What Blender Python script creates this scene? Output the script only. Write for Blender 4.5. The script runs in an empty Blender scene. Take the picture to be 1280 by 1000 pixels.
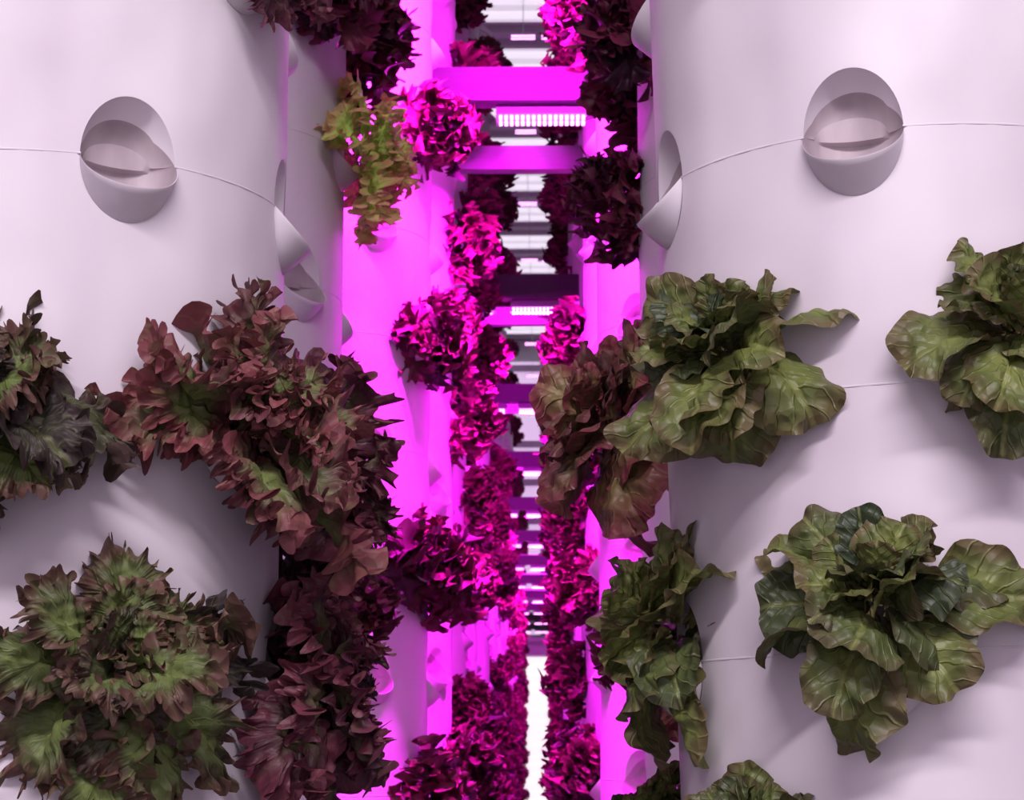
import bpy, math, numpy as np
from mathutils import Vector, Matrix
from math import sin, cos, pi, radians, atan2
S=bpy.context.scene
CAMZ=1.25
F=2500.0; PITCH=9.54
K=F/2200.0
rs=np.random.RandomState
# ---------------------------------------------------------------- helpers
def link(o,parent=None):
    S.collection.objects.link(o)
    if parent: o.parent=parent
    return o
def empty(name,loc=(0,0,0)):
    e=bpy.data.objects.new(name,None); e.location=loc; e.empty_display_size=.05
    return link(e)
def mk(name,verts,faces,mat=None,smooth=True):
    me=bpy.data.meshes.new(name); me.from_pydata([tuple(v) for v in verts],[],faces); me.update()
    if smooth: me.shade_smooth()
    if mat: me.materials.append(mat)
    return me
def box(V,Fc,x0,x1,y0,y1,z0,z1):
    b=len(V)
    V+= [(x0,y0,z0),(x1,y0,z0),(x1,y1,z0),(x0,y1,z0),(x0,y0,z1),(x1,y0,z1),(x1,y1,z1),(x0,y1,z1)]
    Fc+=[(b,b+3,b+2,b+1),(b+4,b+5,b+6,b+7),(b,b+1,b+5,b+4),(b+1,b+2,b+6,b+5),(b+2,b+3,b+7,b+6),(b+3,b,b+4,b+7)]
def nodes(m):
    m.use_nodes=True
    nt=m.node_tree; return nt,nt.nodes,nt.links,nt.nodes['Principled BSDF']
def ramp(N,stops):
    r=N.new('ShaderNodeValToRGB'); cr=r.color_ramp
    while len(cr.elements)<len(stops): cr.elements.new(.5)
    for e,(p,c) in zip(cr.elements,stops):
        e.position=p; e.color=(*c,1)
    return r
# ---------------------------------------------------------------- materials
def plastic(name,c1,c2,rough=.45,sc=6):
    m=bpy.data.materials.new(name); nt,N,L,P=nodes(m)
    tc=N.new('ShaderNodeTexCoord'); n=N.new('ShaderNodeTexNoise'); n.inputs['Scale'].default_value=sc; n.inputs['Detail'].default_value=3
    mp=N.new('ShaderNodeMapping'); mp.inputs['Scale'].default_value=(1,1,.35)
    L.new(tc.outputs['Object'],mp.inputs['Vector']); L.new(mp.outputs[0],n.inputs['Vector'])
    r=ramp(N,[(.35,c1),(.65,c2)]); L.new(n.outputs['Fac'],r.inputs['Fac']); L.new(r.outputs['Color'],P.inputs['Base Color'])
    P.inputs['Roughness'].default_value=rough
    n2=N.new('ShaderNodeTexNoise'); n2.inputs['Scale'].default_value=12; n2.inputs['Detail'].default_value=1
    L.new(tc.outputs['Object'],n2.inputs['Vector'])
    b=N.new('ShaderNodeBump'); b.inputs['Strength'].default_value=.45; b.inputs['Distance'].default_value=.01
    L.new(n2.outputs['Fac'],b.inputs['Height']); L.new(b.outputs['Normal'],P.inputs['Normal'])
    return m
M_tower=plastic('tower_plastic',(.60,.54,.60),(.80,.75,.80))
M_pocket_shade=plastic('pocket_plastic_shade',(.34,.28,.31),(.46,.39,.42),.55,40)  # tower plastic darkened, paints the shade inside the pockets
def metal(name,c,rough=.4,metallic=.0):
    m=bpy.data.materials.new(name); nt,N,L,P=nodes(m)
    n=N.new('ShaderNodeTexNoise'); n.inputs['Scale'].default_value=20
    r=ramp(N,[(.3,tuple(x*.85 for x in c)),(.7,c)]); L.new(n.outputs['Fac'],r.inputs['Fac']); L.new(r.outputs['Color'],P.inputs['Base Color'])
    P.inputs['Roughness'].default_value=rough; P.inputs['Metallic'].default_value=metallic
    return m
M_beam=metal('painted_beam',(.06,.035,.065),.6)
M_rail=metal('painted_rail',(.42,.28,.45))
M_house=metal('lamp_housing',(.4,.4,.43),.35,.3)
M_wall=metal('wall_paint',(.55,.52,.56),.8)
M_floor=metal('concrete',(.22,.21,.22),.6)
M_ceil=metal('ceiling_sheet',(.6,.6,.62),.5)
def emit(name,c,s):
    m=bpy.data.materials.new(name); nt,N,L,P=nodes(m)
    P.inputs['Base Color'].default_value=(*c,1); P.inputs['Emission Color'].default_value=(*c,1); P.inputs['Emission Strength'].default_value=s
    return m
M_led=emit('led_diode',(1,.36,1),4.5)
M_ceil_glow=emit('ceiling_glow',(.82,.78,.86),.7)  # self-glowing ceiling strips, added to brighten the ceiling and the ambient light
M_panel_glow=emit('panel_glow',(.80,.60,.86),.62)  # glow for the panel added high on the back wall
M_door=emit('daylit_door',(.86,.88,.78),.98)

def leafmat(name,inner,mid,edge,dark,rough=.38,vein=.5,spec=.5,trans=.18,bump=.55,k1=1.0):
    inner,mid,edge,dark=[tuple(x*k1 for x in c) for c in (inner,mid,edge,dark)]
    m=bpy.data.materials.new(name); nt,N,L,P=nodes(m)
    at=N.new('ShaderNodeAttribute'); at.attribute_name='leafcol'
    sp=N.new('ShaderNodeSeparateColor'); L.new(at.outputs['Color'],sp.inputs['Color'])
    tc=N.new('ShaderNodeTexCoord'); n=N.new('ShaderNodeTexNoise'); n.inputs['Scale'].default_value=45; n.inputs['Detail'].default_value=2
    L.new(tc.outputs['Object'],n.inputs['Vector'])
    ma=N.new('ShaderNodeMath'); ma.operation='MULTIPLY_ADD'; ma.inputs[1].default_value=1.2; ma.inputs[2].default_value=-.6
    L.new(n.outputs['Fac'],ma.inputs[0])
    ad=N.new('ShaderNodeMath'); ad.operation='ADD'; L.new(ma.outputs[0],ad.inputs[0]); L.new(sp.outputs[0],ad.inputs[1])
    r=ramp(N,[(.05,inner),(.5,mid),(.95,edge)]); L.new(ad.outputs[0],r.inputs['Fac'])
    mr=N.new('ShaderNodeMapRange'); mr.inputs[1].default_value=.35; mr.inputs[2].default_value=1; L.new(sp.outputs[1],mr.inputs[0])
    mx=N.new('ShaderNodeMix'); mx.data_type='RGBA'; L.new(mr.outputs[0],mx.inputs[0]); L.new(r.outputs['Color'],mx.inputs[6]); mx.inputs[7].default_value=(*dark,1)
    if vein>0:
        uv=N.new('ShaderNodeUVMap'); uv.uv_map='UVMap'; su=N.new('ShaderNodeSeparateXYZ'); L.new(uv.outputs[0],su.inputs[0])
        ab=N.new('ShaderNodeMath'); ab.operation='ABSOLUTE'; L.new(su.outputs[0],ab.inputs[0])
        wn=N.new('ShaderNodeMath'); wn.operation='MULTIPLY_ADD'; wn.inputs[1].default_value=.35; L.new(n.outputs['Fac'],wn.inputs[0]); L.new(su.outputs[1],wn.inputs[2])
        k=N.new('ShaderNodeMath'); k.operation='MULTIPLY_ADD'; k.inputs[1].default_value=-.45; L.new(ab.outputs[0],k.inputs[0]); L.new(wn.outputs[0],k.inputs[2])
        f=N.new('ShaderNodeMath'); f.operation='MULTIPLY'; f.inputs[1].default_value=6.; L.new(k.outputs[0],f.inputs[0])
        fr=N.new('ShaderNodeMath'); fr.operation='PINGPONG'; fr.inputs[1].default_value=.5; L.new(f.outputs[0],fr.inputs[0])
        v1=N.new('ShaderNodeMapRange'); v1.inputs[1].default_value=0; v1.inputs[2].default_value=.10; v1.inputs[3].default_value=.55; v1.inputs[4].default_value=0; L.new(fr.outputs[0],v1.inputs[0])
        v2=N.new('ShaderNodeMapRange'); v2.inputs[1].default_value=.02; v2.inputs[2].default_value=.08; v2.inputs[3].default_value=1; v2.inputs[4].default_value=0; L.new(ab.outputs[0],v2.inputs[0])
        mxv=N.new('ShaderNodeMath'); mxv.operation='MAXIMUM'; L.new(v1.outputs[0],mxv.inputs[0]); L.new(v2.outputs[0],mxv.inputs[1])
        vs=N.new('ShaderNodeMath'); vs.operation='MULTIPLY'; vs.inputs[1].default_value=vein; L.new(mxv.outputs[0],vs.inputs[0])
        m2=N.new('ShaderNodeMix'); m2.data_type='RGBA'; L.new(vs.outputs[0],m2.inputs[0]); L.new(mx.outputs[2],m2.inputs[6]); m2.inputs[7].default_value=(inner[0]*1.5+.02,inner[1]*1.4+.02,inner[2]*1.4+.01,1)
        colout=m2.outputs[2]
        nb=N.new('ShaderNodeTexVoronoi'); nb.inputs['Scale'].default_value=140; L.new(tc.outputs['Object'],nb.inputs['Vector'])
        hs=N.new('ShaderNodeMath'); hs.operation='MULTIPLY_ADD'; hs.inputs[1].default_value=-.5; L.new(mxv.outputs[0],hs.inputs[0]); L.new(nb.outputs['Distance'],hs.inputs[2])
        b=N.new('ShaderNodeBump'); b.inputs['Strength'].default_value=bump; b.inputs['Distance'].default_value=.003; L.new(hs.outputs[0],b.inputs['Height']); L.new(b.outputs['Normal'],P.inputs['Normal'])
    else: colout=mx.outputs[2]
    L.new(colout,P.inputs['Base Color'])
    P.inputs['Roughness'].default_value=rough
    P.inputs['Specular IOR Level'].default_value=spec
    if trans>0:
        tr=N.new('ShaderNodeBsdfTranslucent'); L.new(colout,tr.inputs['Color'])
        ms=N.new('ShaderNodeMixShader'); ms.inputs[0].default_value=trans
        out=[x for x in N if x.type=='OUTPUT_MATERIAL'][0]
        L.new(P.outputs[0],ms.inputs[1]); L.new(tr.outputs[0],ms.inputs[2]); L.new(ms.outputs[0],out.inputs[0])
    return m
M_butter=leafmat('butterhead_leaf',(.17,.20,.055),(.10,.125,.036),(.115,.09,.04),(.032,.048,.024),.44,.35,.4,bump=.8,k1=1.13)
M_butter_red=leafmat('butterhead_leaf_red',(.16,.12,.05),(.14,.06,.04),(.17,.035,.05),(.065,.03,.03),.44,.3,.4,bump=.8,k1=1.25)
M_curly=leafmat('curly_leaf',(.15,.20,.055),(.09,.11,.04),(.13,.065,.052),(.04,.03,.03),.5,.3,.32,k1=1.0)
M_curlyred=leafmat('curly_leaf_red',(.15,.19,.06),(.12,.075,.048),(.20,.055,.065),(.045,.018,.028),.5,.25,.32,k1=1.08)
M_dark=leafmat('curly_leaf_dark',(.09,.08,.04),(.07,.024,.036),(.13,.03,.05),(.025,.010,.02),.5,.2,.35,k1=1.15)
M_green=leafmat('curly_leaf_green',(.50,.80,.14),(.42,.62,.11),(.50,.34,.14),(.30,.34,.09),.45,.3,k1=1.15)
M_purple=leafmat('red_lollo_leaf',(.10,.03,.035),(.11,.014,.035),(.16,.022,.055),(.03,.006,.018),.5,0,.3,trans=0)

# ---------------------------------------------------------------- lettuce
def leaf(L,W,kind,rng,NP,NR,bend,cup):
    ph=np.linspace(0,2*pi,NP,endpoint=False)
    rr=np.linspace(0,1,NR)**.62
    ps=rng.uniform(0,2*pi,14)
    damp=np.clip((1+np.cos(ph))/.7,.0,1)
    if kind=='curly':
        jag=.05*np.sin(3*ph+ps[0])+.03*np.sin(7*ph+ps[1])+.035*np.sin(17*ph+ps[2])+.045*np.sin(33*ph+ps[6])+.05*np.sin(59*ph+ps[7])
    elif kind=='lollo':
        jag=.04*np.sin(5*ph+ps[0])+.04*np.sin(11*ph+ps[1])+.06*np.sin(25*ph+ps[2])
    else:
        jag=.05*np.sin(3*ph+ps[0])+.025*np.sin(6*ph+ps[1])+.010*np.sin(15*ph+ps[2])
    jag=jag*damp
    cf={'round':.58,'curly':.56,'lollo':.56}[kind]
    cy=cf*L
    pw={'round':.80,'curly':.84,'lollo':.9}[kind]
    ox=W*np.sign(np.sin(ph))*np.abs(np.sin(ph))**pw*(1+jag); oy=cy+np.where(np.cos(ph)>0,(1-cf)*L,cf*L)*np.cos(ph)*(1+jag)
    t=np.clip((oy/L-.08)/(.40),0,1); taper=.16+.84*(t*t*(3-2*t)); ox=ox*taper
    X=np.outer(rr,ox); Y=cy+np.outer(rr,oy-cy)
    R=np.outer(rr,np.ones(NP)); PH=np.outer(np.ones(NR),ph); D=np.outer(np.ones(NR),damp)
    u=X/L; v=Y/L
    if kind=='curly':
        Z=L*(.07*R**3*np.sin(3*PH+ps[3])+.05*R**5*np.sin(8*PH+ps[4])+.07*R**7*np.sin(18*PH+ps[5])+.05*R**10*np.sin(35*PH+ps[9]))*D
        X=X+L*(.02*R**6*np.cos(9*PH+ps[5]+1)+.035*R**8*np.cos(18*PH+ps[5])+.018*R**12*np.cos(35*PH+ps[9]))*D; Y=Y+L*(.02*R**6*np.sin(9*PH+ps[4])+.03*R**8*np.sin(20*PH+ps[4]))*D
        Z=Z+L*.035*np.sin(u*16+ps[8]+1.5*np.sin(v*7))*np.sin(v*13+ps[9])+L*.018*np.sin(u*41+ps[10])*np.sin(v*37+ps[11]+u*9)
    elif kind=='lollo':
        Z=L*(.12*R**2.5*np.sin(4*PH+ps[3])+.11*R**4*np.sin(9*PH+ps[4])+.09*R**7*np.sin(19*PH+ps[5]))*D
        X=X+L*(.05*R**4*np.cos(9*PH+ps[5]+1)+.04*R**7*np.cos(19*PH))*D
        Z=Z+L*.04*np.sin(u*16+ps[8])*np.sin(v*13+ps[9])
    else:
        Z=L*(.07*R**2*np.sin(2*PH+ps[3])+.045*R**3.5*np.sin(5*PH+ps[10])+.03*R**6*np.sin(10*PH+ps[4]))*D
        Z=Z+L*.028*(np.sin(u*17+ps[5]+2*np.sin(v*8))*np.sin(v*15+ps[6]))+L*.012*np.sin(u*39+ps[7]+v*8)*np.sin(v*33+ps[8])
    Z=Z+cup*(X**2)/W - .12*W*np.exp(-(X/(W*.13))**2)
    a=bend*(np.clip(Y,0,None)/L)**1.5+1e-6
    y2=Y*np.sinc(a/2/pi)*np.cos(a/2); z2=-Y*np.sinc(a/2/pi)*np.sin(a/2)
    Yb=y2+Z*np.sin(a); Zb=z2+Z*np.cos(a)
    P=np.stack([X,Yb,Zb],-1).reshape(-1,3)
    col=R.reshape(-1)**1.5; uv=np.stack([X/W,Y/L],-1).reshape(-1,2)
    i=np.arange(NR-1)[:,None]*NP; j=np.arange(NP)[None,:]; j2=(j+1)%NP
    faces=np.stack([i+j,i+NP+j,i+NP+j2,i+j2],-1).reshape(-1,4)
    return P,faces,col,uv
def plant_mesh(name,kind,mat,seed,n=24,L=.085,W=.032,NP=120,NR=8,tilt=(8,88),darkp=.35,inner=.42,jit=12):
    rng=rs(seed)
    PS=[];FS=[];C=[];U=[];off=0
    for i in range(n):
        f=(i+.5)/n
        az=i*2.39996+rng.uniform(-.4,.4)
        th=radians(tilt[0]+(tilt[1]-tilt[0])*f**.8+rng.uniform(-jit,jit))
        l=L*(inner+(1-inner)*f**.7)*rng.uniform(.72,1.2); w=W*(inner+.12+(.88-inner)*f**.7)*rng.uniform(.82,1.2)
        if kind=='round': bend=rng.uniform(.4,1.9)*(.3+.7*f); cup=rng.uniform(-.6,.4)
        else: bend=rng.uniform(.2,1.7)*(.3+.7*f); cup=rng.uniform(-.5,.6)
        P,Fc,c,uv=leaf(l,w,kind,rng,NP,NR,bend,cup)
        d=np.array([sin(th)*cos(az),sin(th)*sin(az),cos(th)]); nn=np.array([-cos(th)*cos(az),-cos(th)*sin(az),sin(th)])
        roll=rng.uniform(-.6,.6); x=np.cross(d,nn)
        x2=x*cos(roll)+nn*sin(roll); n2=-x*sin(roll)+nn*cos(roll)
        P=P[:,:1]*x2+P[:,1:2]*d+P[:,2:3]*n2
        P=P+np.array([0.004*cos(az),.004*sin(az),-.014+.016*(1-f)])
        PS.append(P); FS.append(Fc+off); off+=len(P)
        g=rng.uniform(.5,1) if rng.rand()<darkp else rng.uniform(0,.45)
        C.append(np.stack([c,np.full_like(c,g),np.full_like(c,f),np.ones_like(c)],-1)); U.append(uv)
    P=np.concatenate(PS); C=np.concatenate(C); U=np.concatenate(U); FS=np.concatenate(FS)
    me=bpy.data.meshes.new(name); me.from_pydata(P.tolist(),[],FS.tolist()); me.update(); me.shade_smooth()
    ca=me.color_attributes.new('leafcol','FLOAT_COLOR','POINT'); ca.data.foreach_set('color',C.astype(np.float32).ravel())
    ul=me.uv_layers.new(name='UVMap'); li=np.zeros(len(me.loops),dtype=np.int32); me.loops.foreach_get('vertex_index',li)
    ul.data.foreach_set('uv',U[li].astype(np.float32).ravel())
    me.materials.append(mat)
    return me
def orient(a,el,spin,scale=1.0):
    o=Vector((sin(a),-cos(a),0)); z=(o*cos(el)+Vector((0,0,1))*sin(el)).normalized()
    q=Vector((0,0,1)).rotation_difference(z)
    return q.to_matrix().to_4x4() @ Matrix.Rotation(spin,4,'Z') @ Matrix.Scale(scale,4)

# ---------------------------------------------------------------- tower mesh
R=.165; ROW=.160; CA=.0315; CB=.041
ROWS=range(-9,11)
def cyl(ang,z,d=0): return ((R+d)*sin(ang),-(R+d)*cos(ang),z)
def tower_meshes():
    V=[];Fc=[];Nn=[]
    hw=radians(30)*R; hh=ROW/2
    nb=[]
    nx,nz=16,14
    for i in range(nx): nb.append((-hw+2*hw*i/nx,-hh))
    for i in range(nz): nb.append((hw,-hh+2*hh*i/nz))
    for i in range(nx): nb.append((hw-2*hw*i/nx,hh))
    for i in range(nz): nb.append((-hw,hh-2*hh*i/nz))
    n=len(nb)
    ell=[]
    for s,t in nb:
        q=atan2(t/CB,s/CA); ell.append((CA*cos(q),CB*sin(q)))
    CV=[];CF=[];MI=[]
    for k in ROWS:
        for c in range(6):
            a0=radians(60*c+(30 if k%2 else 0)); z0=k*ROW
            b=len(V); rings=[0,.04,.15,.35,.65,1]
            for ri,f in enumerate(rings):
                for (s,t),(es,et) in zip(nb,ell):
                    ss=es+(s-es)*f; tt=et+(t-et)*f
                    ang=a0+ss/R
                    V.append(cyl(ang,z0+tt,-.0012 if ri==0 else 0)); Nn.append((sin(ang),-cos(ang),0))
            for ri in range(len(rings)-1):
                for j in range(n):
                    j2=(j+1)%n
                    Fc.append((b+ri*n+j,b+(ri+1)*n+j,b+(ri+1)*n+j2,b+ri*n+j2))
            rr=.024; p=.019; NC=28
            cols=[]
            for i in range(NC+1):
                q=-pi/2+pi*i/NC; s=CA*sin(q); cc=max(cos(q),0.0)
                col=[]
                for j in range(7):
                    f=j/6; col.append((-CB*cc+(CB-rr)*cc*f, p*cc*(f**.85)-.0008*(1-f)))
                col.append((-rr*cc+.0008*cc+.0003,p*cc+.0002*cc)); col.append((-rr*cc+.0010*cc+.0004,p*cc-.0014*cc-.0002))
                col.append((-rr*cc*1.12,p*.2*cc)); col.append((-rr*cc*1.2,-.018*cc-.0008))
                col.append((-rr*cc*.95,-.0245*cc-.001)); col.append((-.003*cc,-.0255*cc-.001))
                cl=max(0,1-((s+.003)/(CA*.78))**2)**.5 if abs(s+.003)<CA*.78 else 0
                h=.0135
                col.append((-.002*cc+.001,-.0255*cc-.001+.0055*cl)); col.append((h*.5*cl+.001,-.0235*cc-.001+.003*cl)); col.append((h*cl+.0012,-.022*cc-.001+.0008*cl))
                col.append((h*cl+.0018,-.0245*cc-.001))
                for j in range(1,8):
                    f=j/7; t0=h*cl+.0018; col.append((t0+(CB*cc-t0)*f,-.0245*cc*(cos(f*pi/2)**.8 if f<1 else 0)-.001))
                cols.append([cyl(a0+s/R,z0+t,d) for t,d in col])
            b=len(CV); m=len(cols[0])
            for cl_ in cols: CV+=cl_
            for i in range(NC):
                for j in range(m-1):
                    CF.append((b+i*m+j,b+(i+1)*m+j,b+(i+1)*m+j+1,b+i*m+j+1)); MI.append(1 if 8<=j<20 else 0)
            aa=a0+CA/R*.985; ab_=a0+radians(60)-CA/R*.985; NS=14; b=len(CV)
            prof=[(.0010,-.0004),(.0005,.0002),(-.0003,.0002),(-.0005,-.0003)]
            for i in range(NS+1):
                ang=aa+(ab_-aa)*i/NS
                for t,d in prof: CV.append(cyl(ang,z0+t,d))
            for i in range(NS):
                for j in range(3): CF.append((b+i*4+j+1,b+(i+1)*4+j+1,b+(i+1)*4+j,b+i*4+j)); MI.append(0)
    body=mk('tower_body',V,Fc,M_tower); body.normals_split_custom_set_from_vertices(Nn)
    cups=mk('tower_pockets',CV,CF,M_tower); cups.materials.append(M_pocket_shade)
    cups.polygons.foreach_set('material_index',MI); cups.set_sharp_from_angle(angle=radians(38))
    return body,cups
BODY,CUPS=tower_meshes()
def lathe(name,prof,mat,n=48):
    V=[];Fc=[]
    for r,z in prof:
        for i in range(n): V.append((r*cos(2*pi*i/n),r*sin(2*pi*i/n),z))
    for j in range(len(prof)-1):
        for i in range(n): Fc.append((j*n+i,j*n+(i+1)%n,(j+1)*n+(i+1)%n,(j+1)*n+i))
    me=mk(name,V,Fc,mat); me.set_sharp_from_angle(angle=radians(35)); return me
CAP=lathe('tower_cap',[(R,0),(R+.004,.004),(R+.004,.02),(R-.01,.03),(.05,.045),(.001,.048)],M_tower)
def tower(x,y,zrel,rotdeg,lean=0):
    z=CAMZ+zrel
    e=empty('hydroponic_tower',(x,y,z)); e.rotation_euler=(0,radians(lean),0)
    rot=radians(rotdeg)
    for nm,me in(('body',BODY),('pockets',CUPS)):
        o=bpy.data.objects.new(nm,me); o.rotation_euler=(0,0,rot); link(o,e)
    c=bpy.data.objects.new('cap',CAP); c.location=(0,0,10.5*ROW); link(c,e)
    zb=-9.5*ROW
    fl=-z
    base=lathe('reservoir',[(R,zb+.002),(R+.006,zb),(R+.006,zb-.02),(R+.03,max(zb-.05,fl+.03)),(R+.035,fl+.012),(R+.035,fl),(.001,fl)],M_tower)
    o=bpy.data.objects.new('base_reservoir',base); link(o,e)
    return e
def world_pocket(x,y,zrel,rotdeg,row,c):
    a=radians(rotdeg+60*c+(30 if row%2 else 0)); return a,Vector(((R)*sin(a),-(R)*cos(a),row*ROW))

# ---- near towers
LEAN_R=-1.5
TL=(-.345,1.19*K,.358,31.5); TR=(.246,1.19*K,.371,-19)
tl=tower(*TL); tr=tower(*TR,lean=LEAN_R)
def near_plant(T,row,c,name,me,el=25,spin=0,sc=1,out=.016,dz=-.004,da=0):
    a,p=world_pocket(*T,row,c)
    o=bpy.data.objects.new(name,me)
    q=p+Vector((sin(a),-cos(a),0))*out+Vector((0,0,dz))
    if T is TR: q=Matrix.Rotation(radians(LEAN_R),3,'Y')@q
    base=Vector((T[0],T[1],CAMZ+T[2]))+q
    o.matrix_world=Matrix.Translation(base)@orient(a+radians(da),radians(el),radians(spin),sc)
    link(o)
    return o
BK=dict(NP=100,NR=12,inner=.34,tilt=(5,90))
b1=plant_mesh('butterhead_a','round',M_butter,3,n=42,L=.068,W=.025,**BK)
b2=plant_mesh('butterhead_b','round',M_butter,8,n=36,L=.068,W=.025,jit=20,**BK)
b3=plant_mesh('butterhead_c','round',M_butter_red,15,n=36,L=.074,W=.029,darkp=.3,**BK)
b4=plant_mesh('butterhead_d','round',M_butter,44,n=34,L=.068,W=.024,jit=18,darkp=.3,**BK)
CK=dict(NP=360,NR=14,inner=.36,tilt=(5,92),jit=20)
c1=plant_mesh('curly_a','curly',M_curly,21,n=30,L=.088,W=.030,darkp=.3,**CK)
c2=plant_mesh('curly_b','curly',M_curlyred,27,n=38,L=.094,W=.032,darkp=.2,**CK)
c3=plant_mesh('curly_c','curly',M_curly,35,n=26,L=.092,W=.029,darkp=.2,**CK)
c4=plant_mesh('curly_d','curly',M_dark,39,n=30,L=.092,W=.032,darkp=.35,**CK)
NBH='butterhead_lettuce'; NRL='red_leaf_lettuce'
near_plant(TR,-1,-1,NBH,b1,el=42,spin=20,sc=1.25,dz=.036)
near_plant(TR,-1,0,NBH,b4,el=45,spin=130,sc=1.12,dz=.036,da=-10)
near_plant(TR,-1,-2,NBH,b3,el=18,spin=60,sc=1.3,out=.050,da=36,dz=.022)
near_plant(TR,-2,0,NBH,b2,el=42,spin=250,sc=1.25,dz=.036)
near_plant(TR,-2,-1,NBH,b4,el=36,spin=10,sc=1.25,dz=.030,da=-10)
near_plant(TR,-2,-2,NBH,b3,el=20,spin=150,sc=.95)
near_plant(TR,-3,-1,NBH,b2,el=55,spin=10,sc=1.05,dz=.052)
near_plant(TR,-3,0,NBH,b1,el=45,spin=70,sc=.8)
near_plant(TR,-3,-2,NBH,b1,el=50,spin=90,sc=1.05,dz=.055)
near_plant(TL,-1,-1,NRL,c1,el=38,spin=0,sc=1.1,dz=.0)
near_plant(TL,-1,0,NRL,c2,el=34,spin=90,sc=1.12,dz=.0,da=6)
near_plant(TL,-1,1,NRL,c4,el=0,spin=200,sc=1.15,out=.045,da=-8,dz=-.03)
near_plant(TL,-2,0,NRL,c3,el=36,spin=40,sc=1.1,dz=.006,da=0)
near_plant(TL,-2,1,NRL,c4,el=15,spin=90,sc=1.05,out=.028,dz=-.012,da=8)
near_plant(TL,-3,0,NRL,c1,el=25,spin=180,sc=.9)
near_plant(TL,-3,1,NRL,c2,el=35,spin=180,sc=1.0,out=.03)
near_plant(TL,1,0,NRL,c4,el=40,spin=120,sc=.66,dz=.012)

# ---- far towers
far=[plant_mesh('lollo_%d'%i,'lollo',M_purple,50+i,n=32,L=.066,W=.028,NP=130,NR=7,tilt=(5,112),darkp=.35,inner=.62,jit=24) for i in range(4)]
gre=plant_mesh('curly_green','curly',M_green,71,n=24,L=.08,W=.028,NP=240,NR=11,darkp=.1)
rng=rs(5)
def far_plant(e,T,row,c,me,sc=1,el=20):
    a,p=world_pocket(*T,row,c)
    o=bpy.data.objects.new('lettuce',me)
    o.matrix_local=Matrix.Translation(p+Vector((sin(a),-cos(a),0))*.03)@orient(a,radians(el),rng.uniform(0,6.28),sc)
    link(o,e)
def norm(a): return (a+180)%360-180
def populate(e,T,lo,hi,sgn,rows,prob=1.0,smin=.9,smax=1.15):
    for row in rows:
        for c in range(6):
            a=norm(T[3]+60*c+(30 if row%2 else 0))
            if lo<=a*sgn<=hi and rng.rand()<prob:
                far_plant(e,T,row,c,far[rng.randint(4)],rng.uniform(smin,smax),rng.uniform(5,30))
T2=(-.380,1.85*K,.62,84); e=tower(*T2)
far_plant(e,T2,0,0,gre,1.15,15)
populate(e,T2,50,130,1,[1,2,3,4],1,1.1,1.3)
populate(e,T2,100,160,1,[-2,-3,-4,-5,-6,-7],1)
T2r=(.270,1.85*K,.58,-95); e=tower(*T2r)
populate(e,T2r,50,130,-1,[1,2,3,-5,-6],1,1.1,1.3)
populate(e,T2r,90,160,-1,[0,-3],1)
PT=.69
for i in range(22):
    y=(2.55+PT*i)*K
    ex=.0 if i<5 else .035
    if i==0: T=(-.330,y,.56,66); Tr=(.247,y,.42,-74)
    else: T=(-.335-ex+rng.uniform(-.012,.012),y,.42+rng.uniform(-.08,.08),60+rng.uniform(0,60)); Tr=(.243+ex+rng.uniform(-.008,.008),y,.42+rng.uniform(-.08,.08),-60-rng.uniform(0,60))
    pr=.5 if i<3 else .42
    s0,s1=(1.0,1.35) if i<6 else (.9,1.12)
    e=tower(*T); populate(e,T,62 if i==0 else 48,92 if i==0 else 120,1,range(-8,11),1 if i==0 else pr,s0,s1)
    e=tower(*Tr); populate(e,Tr,70 if i==0 else 48,92 if i==0 else 120,-1,range(-8,11),pr,s0,s1)

# ---------------------------------------------------------------- cross beams and LED bars
def channel(x0,x1,y,z0,z1,dep=.045,t=.004):
    V=[];Fc=[]
    box(V,Fc,x0,x1,y,y+t,z0,z1); box(V,Fc,x0,x1,y+t,y+dep,z1-t,z1); box(V,Fc,x0,x1,y+t,y+dep,z0,z0+t)
    return V,Fc
def area(name,parent,loc,rot,sx,sy,col,power,spread=180):
    l=bpy.data.lights.new(name,'AREA'); l.shape='RECTANGLE'; l.size=sx; l.size_y=sy; l.color=col; l.energy=power; l.spread=radians(spread)
    o=bpy.data.objects.new(name,l); o.location=loc; o.rotation_euler=rot; link(o,parent); return o
MAG=(1,.008,1)
X0,X1=-.64,.56
def led_bar(x0,x1,y,z,power,parent,tilt=-22,lrot=38,spread=140):
    h=bpy.data.objects.new('led_bar',None); h.location=(0,y,z); h.rotation_euler=(radians(tilt),0,0); link(h,parent)
    V=[];Fc=[]; box(V,Fc,x0,x1,-.016,.016,0,.012)
    for i in range(6):
        yy=-.015+i*.0056; box(V,Fc,x0,x1,yy,yy+.0015,.012,.020)
    o=bpy.data.objects.new('led_housing',mk('led_housing',V,Fc,M_house,False)); link(o,h)
    V=[];Fc=[]; xx=x0+.008; 
    while xx<x1-.006:
        for yy in (-.008,.008): box(V,Fc,xx-.0026,xx+.0026,yy-.0045,yy+.0045,-.004,-.0006)
        xx+=.0095
    o=bpy.data.objects.new('led_diodes',mk('led_diodes',V,Fc,M_led,False)); link(o,h)
    if power: area('led_light',h,((x0+x1)/2,0,-.012),(radians(lrot),0,0),x1-x0,.012,MAG,power,spread)
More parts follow.
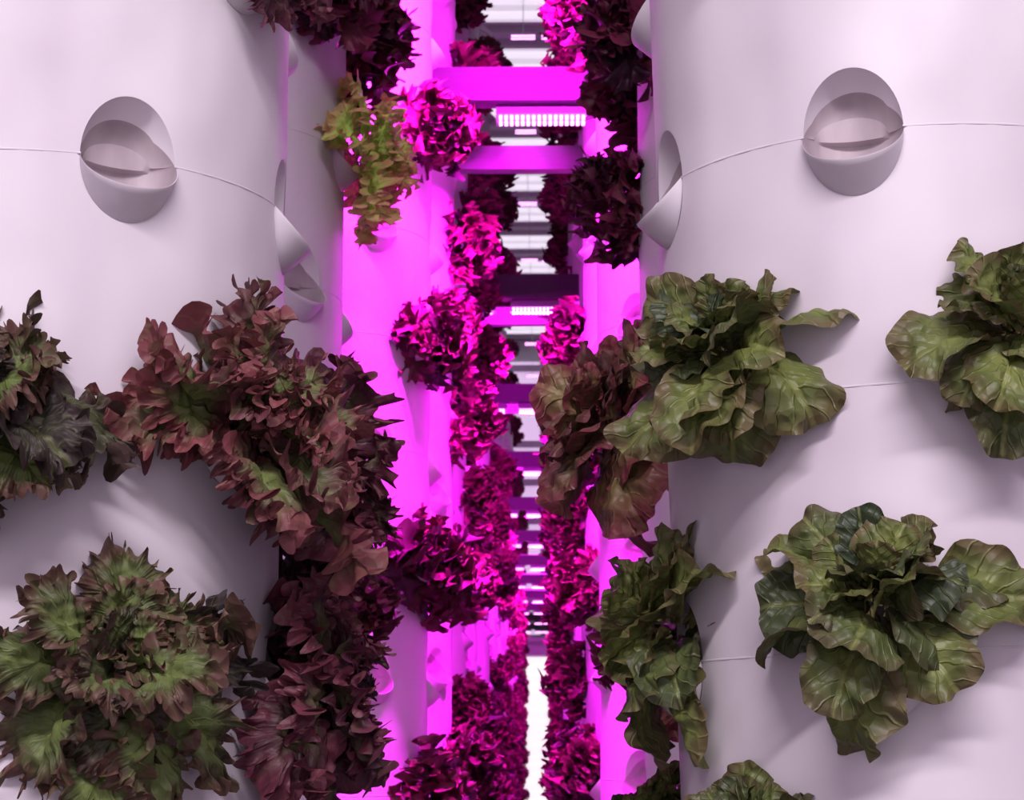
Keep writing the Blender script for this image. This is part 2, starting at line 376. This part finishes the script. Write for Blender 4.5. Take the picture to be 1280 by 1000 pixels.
for k in range(12):
    y=(2.9+1.38*k)*K
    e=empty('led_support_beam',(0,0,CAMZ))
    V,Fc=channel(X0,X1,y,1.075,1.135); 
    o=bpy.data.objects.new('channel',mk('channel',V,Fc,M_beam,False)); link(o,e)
    led_bar(-.172,-.115,y+.03,1.050,0,e)
    if k==0: led_bar(-.078,.08,y+.03,1.050,36,e)
    else: led_bar(-.078,.08,y+.03,1.050,45 if k<9 else 0,e,lrot=70,spread=180)
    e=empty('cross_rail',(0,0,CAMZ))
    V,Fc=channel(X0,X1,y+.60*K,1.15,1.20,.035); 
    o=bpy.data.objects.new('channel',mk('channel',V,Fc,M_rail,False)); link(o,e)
for x in (X0-.04,X1):
    V=[];Fc=[]; box(V,Fc,x,x+.04,1.3,21.2,CAMZ+1.035,CAMZ+1.0745)
    for yy in (1.5,5,8.5,12,15.5,19): box(V,Fc,x,x+.04,yy,yy+.04,0,CAMZ+1.035)
    o=bpy.data.objects.new('support_rail',mk('support_rail',V,Fc,M_rail,False)); link(o)
e=empty('grow_lamp',(0,0,0))
led_bar(-.55,-.02,2.45,CAMZ+1.30,0,e,tilt=48)
area('led_light',e,(-.28,2.47,CAMZ+1.28),(radians(50),0,0),.5,.06,MAG,68,110)
e=empty('grow_lamp',(0,0,0))
led_bar(.02,.40,2.45,CAMZ+1.30,0,e,tilt=48)
area('led_light',e,(.2,2.47,CAMZ+1.28),(radians(50),0,0),.36,.06,MAG,58,110)

for k in range(7):
    y=(9.4+1.56*k)*K
    e=empty('ceiling_grow_light',(0,0,CAMZ+3.85)); led_bar(-.17,-.03,y,0,0,e,-60); led_bar(.0,.14,y,0,0,e,-60)
    V=[];Fc=[]
    for xx in(-.1,.07): box(V,Fc,xx-.002,xx+.002,y+.004,y+.008,.01,.45)
    o=bpy.data.objects.new('hanger',mk('hanger',V,Fc,M_house,False)); link(o,e)

# ---------------------------------------------------------------- room shell
ZC=CAMZ+4.3; XW=3.2; YF=21.6; YB=-2.5
V=[];Fc=[]; box(V,Fc,-XW,XW,YB,YF,-.1,0); link(bpy.data.objects.new('floor',mk('floor',V,Fc,M_floor,False)))
for nm,x in(('wall_left',-XW-.1),('wall_right',XW)):
    V=[];Fc=[]; box(V,Fc,x,x+.1,YB,YF,0,ZC); link(bpy.data.objects.new(nm,mk(nm,V,Fc,M_wall,False)))
V=[];Fc=[]; box(V,Fc,-XW,XW,YF,YF+.1,0,ZC); link(bpy.data.objects.new('wall_back',mk('wall_back',V,Fc,M_wall,False)))
e=empty('door_1',(0,YF,0))
V=[];Fc=[]
for j in range(22): box(V,Fc,-.8,.8,-.05-.006*(j%2),-.01,.02+j*.094,.02+j*.094+.088)
o=bpy.data.objects.new('door_panel',mk('door_panel',V,Fc,M_door,False)); link(o,e)
V=[];Fc=[]; box(V,Fc,-.9,-.8,-.07,0,0,2.2); box(V,Fc,.8,.9,-.07,0,0,2.2); box(V,Fc,-.8,.8,-.07,0,2.1,2.2)
o=bpy.data.objects.new('door_frame',mk('door_frame',V,Fc,M_rail,False)); link(o,e)
e=empty('glow_panel_1',(0,YF,0))  # added glowing panel with bars, brightens the dark gaps between the beams
V=[];Fc=[]; box(V,Fc,-1.4,1.4,-.02,-.005,2.3,ZC-.25)
o=bpy.data.objects.new('frosted_panes',mk('frosted_panes',V,Fc,M_panel_glow,False)); link(o,e)  # glowing faces of the added panel, no real window
V=[];Fc=[]
zz=2.25
while zz<ZC-.2: box(V,Fc,-1.45,1.45,-.06,-.021,zz,zz+.07); zz+=.42
for xx in(-1.45,-.72,-.02,.68,1.4): box(V,Fc,xx,xx+.05,-.055,-.0215,2.25,ZC-.2)
o=bpy.data.objects.new('mullions',mk('mullions',V,Fc,M_rail,False)); link(o,e)  # bars of the added glowing panel, no real window
V=[];Fc=[];VS=[];FS=[]
y=YB; i=0
while y<YF:
    tgt=(VS,FS) if ((i%4)in(1,2) and (y>8 or y<-.5)) else (V,Fc)
    w=.24
    prof=[(0,0),(.05,0),(.07,.05),(.17,.05),(.19,0),(.24,0)]
    b=len(tgt[0])
    for dy,dz in prof: tgt[0].extend([(-XW,y+dy,ZC+dz),(XW,y+dy,ZC+dz)])
    for j in range(5): tgt[1].append((b+2*j,b+2*j+1,b+2*j+3,b+2*j+2))
    y+=w; i+=1
e=empty('ceiling',(0,0,0))
link(bpy.data.objects.new('ceiling_sheet',mk('ceiling_sheet',V,Fc,M_ceil,False)),e)
link(bpy.data.objects.new('skylight_strips',mk('skylight_strips',VS,FS,M_ceil_glow,False)),e)  # added self-glowing ceiling strips, no real skylight

e=empty('fill_lamp',(0,0,0))  # unseen fill lamp added behind the camera to light the near towers
V=[];Fc=[]; box(V,Fc,-1.3,1.3,-1.15,-.85,CAMZ+2.41,CAMZ+2.47)
link(bpy.data.objects.new('housing',mk('housing',V,Fc,M_house,False)),e)
area('fill_light',e,(0,-1.0,CAMZ+2.4),(radians(38),0,0),2.5,.28,(1,.90,.97),76,110)
w=bpy.data.worlds.new('World'); S.world=w; w.use_nodes=True
bg=w.node_tree.nodes['Background']; bg.inputs[0].default_value=(.92,.76,.92,1); bg.inputs[1].default_value=.95

# ---------------------------------------------------------------- camera
cam=bpy.data.cameras.new('camera'); co=bpy.data.objects.new('camera',cam); link(co)
cam.sensor_width=36; cam.lens=36*F/1280; cam.clip_start=.02
cam.dof.use_dof=True; cam.dof.focus_distance=1.22; cam.dof.aperture_fstop=40
co.location=(0,0,CAMZ); co.rotation_euler=(radians(90+PITCH),0,radians(.87))
S.camera=co
S.view_settings.view_transform='Standard'; S.view_settings.look='None'; S.view_settings.exposure=0
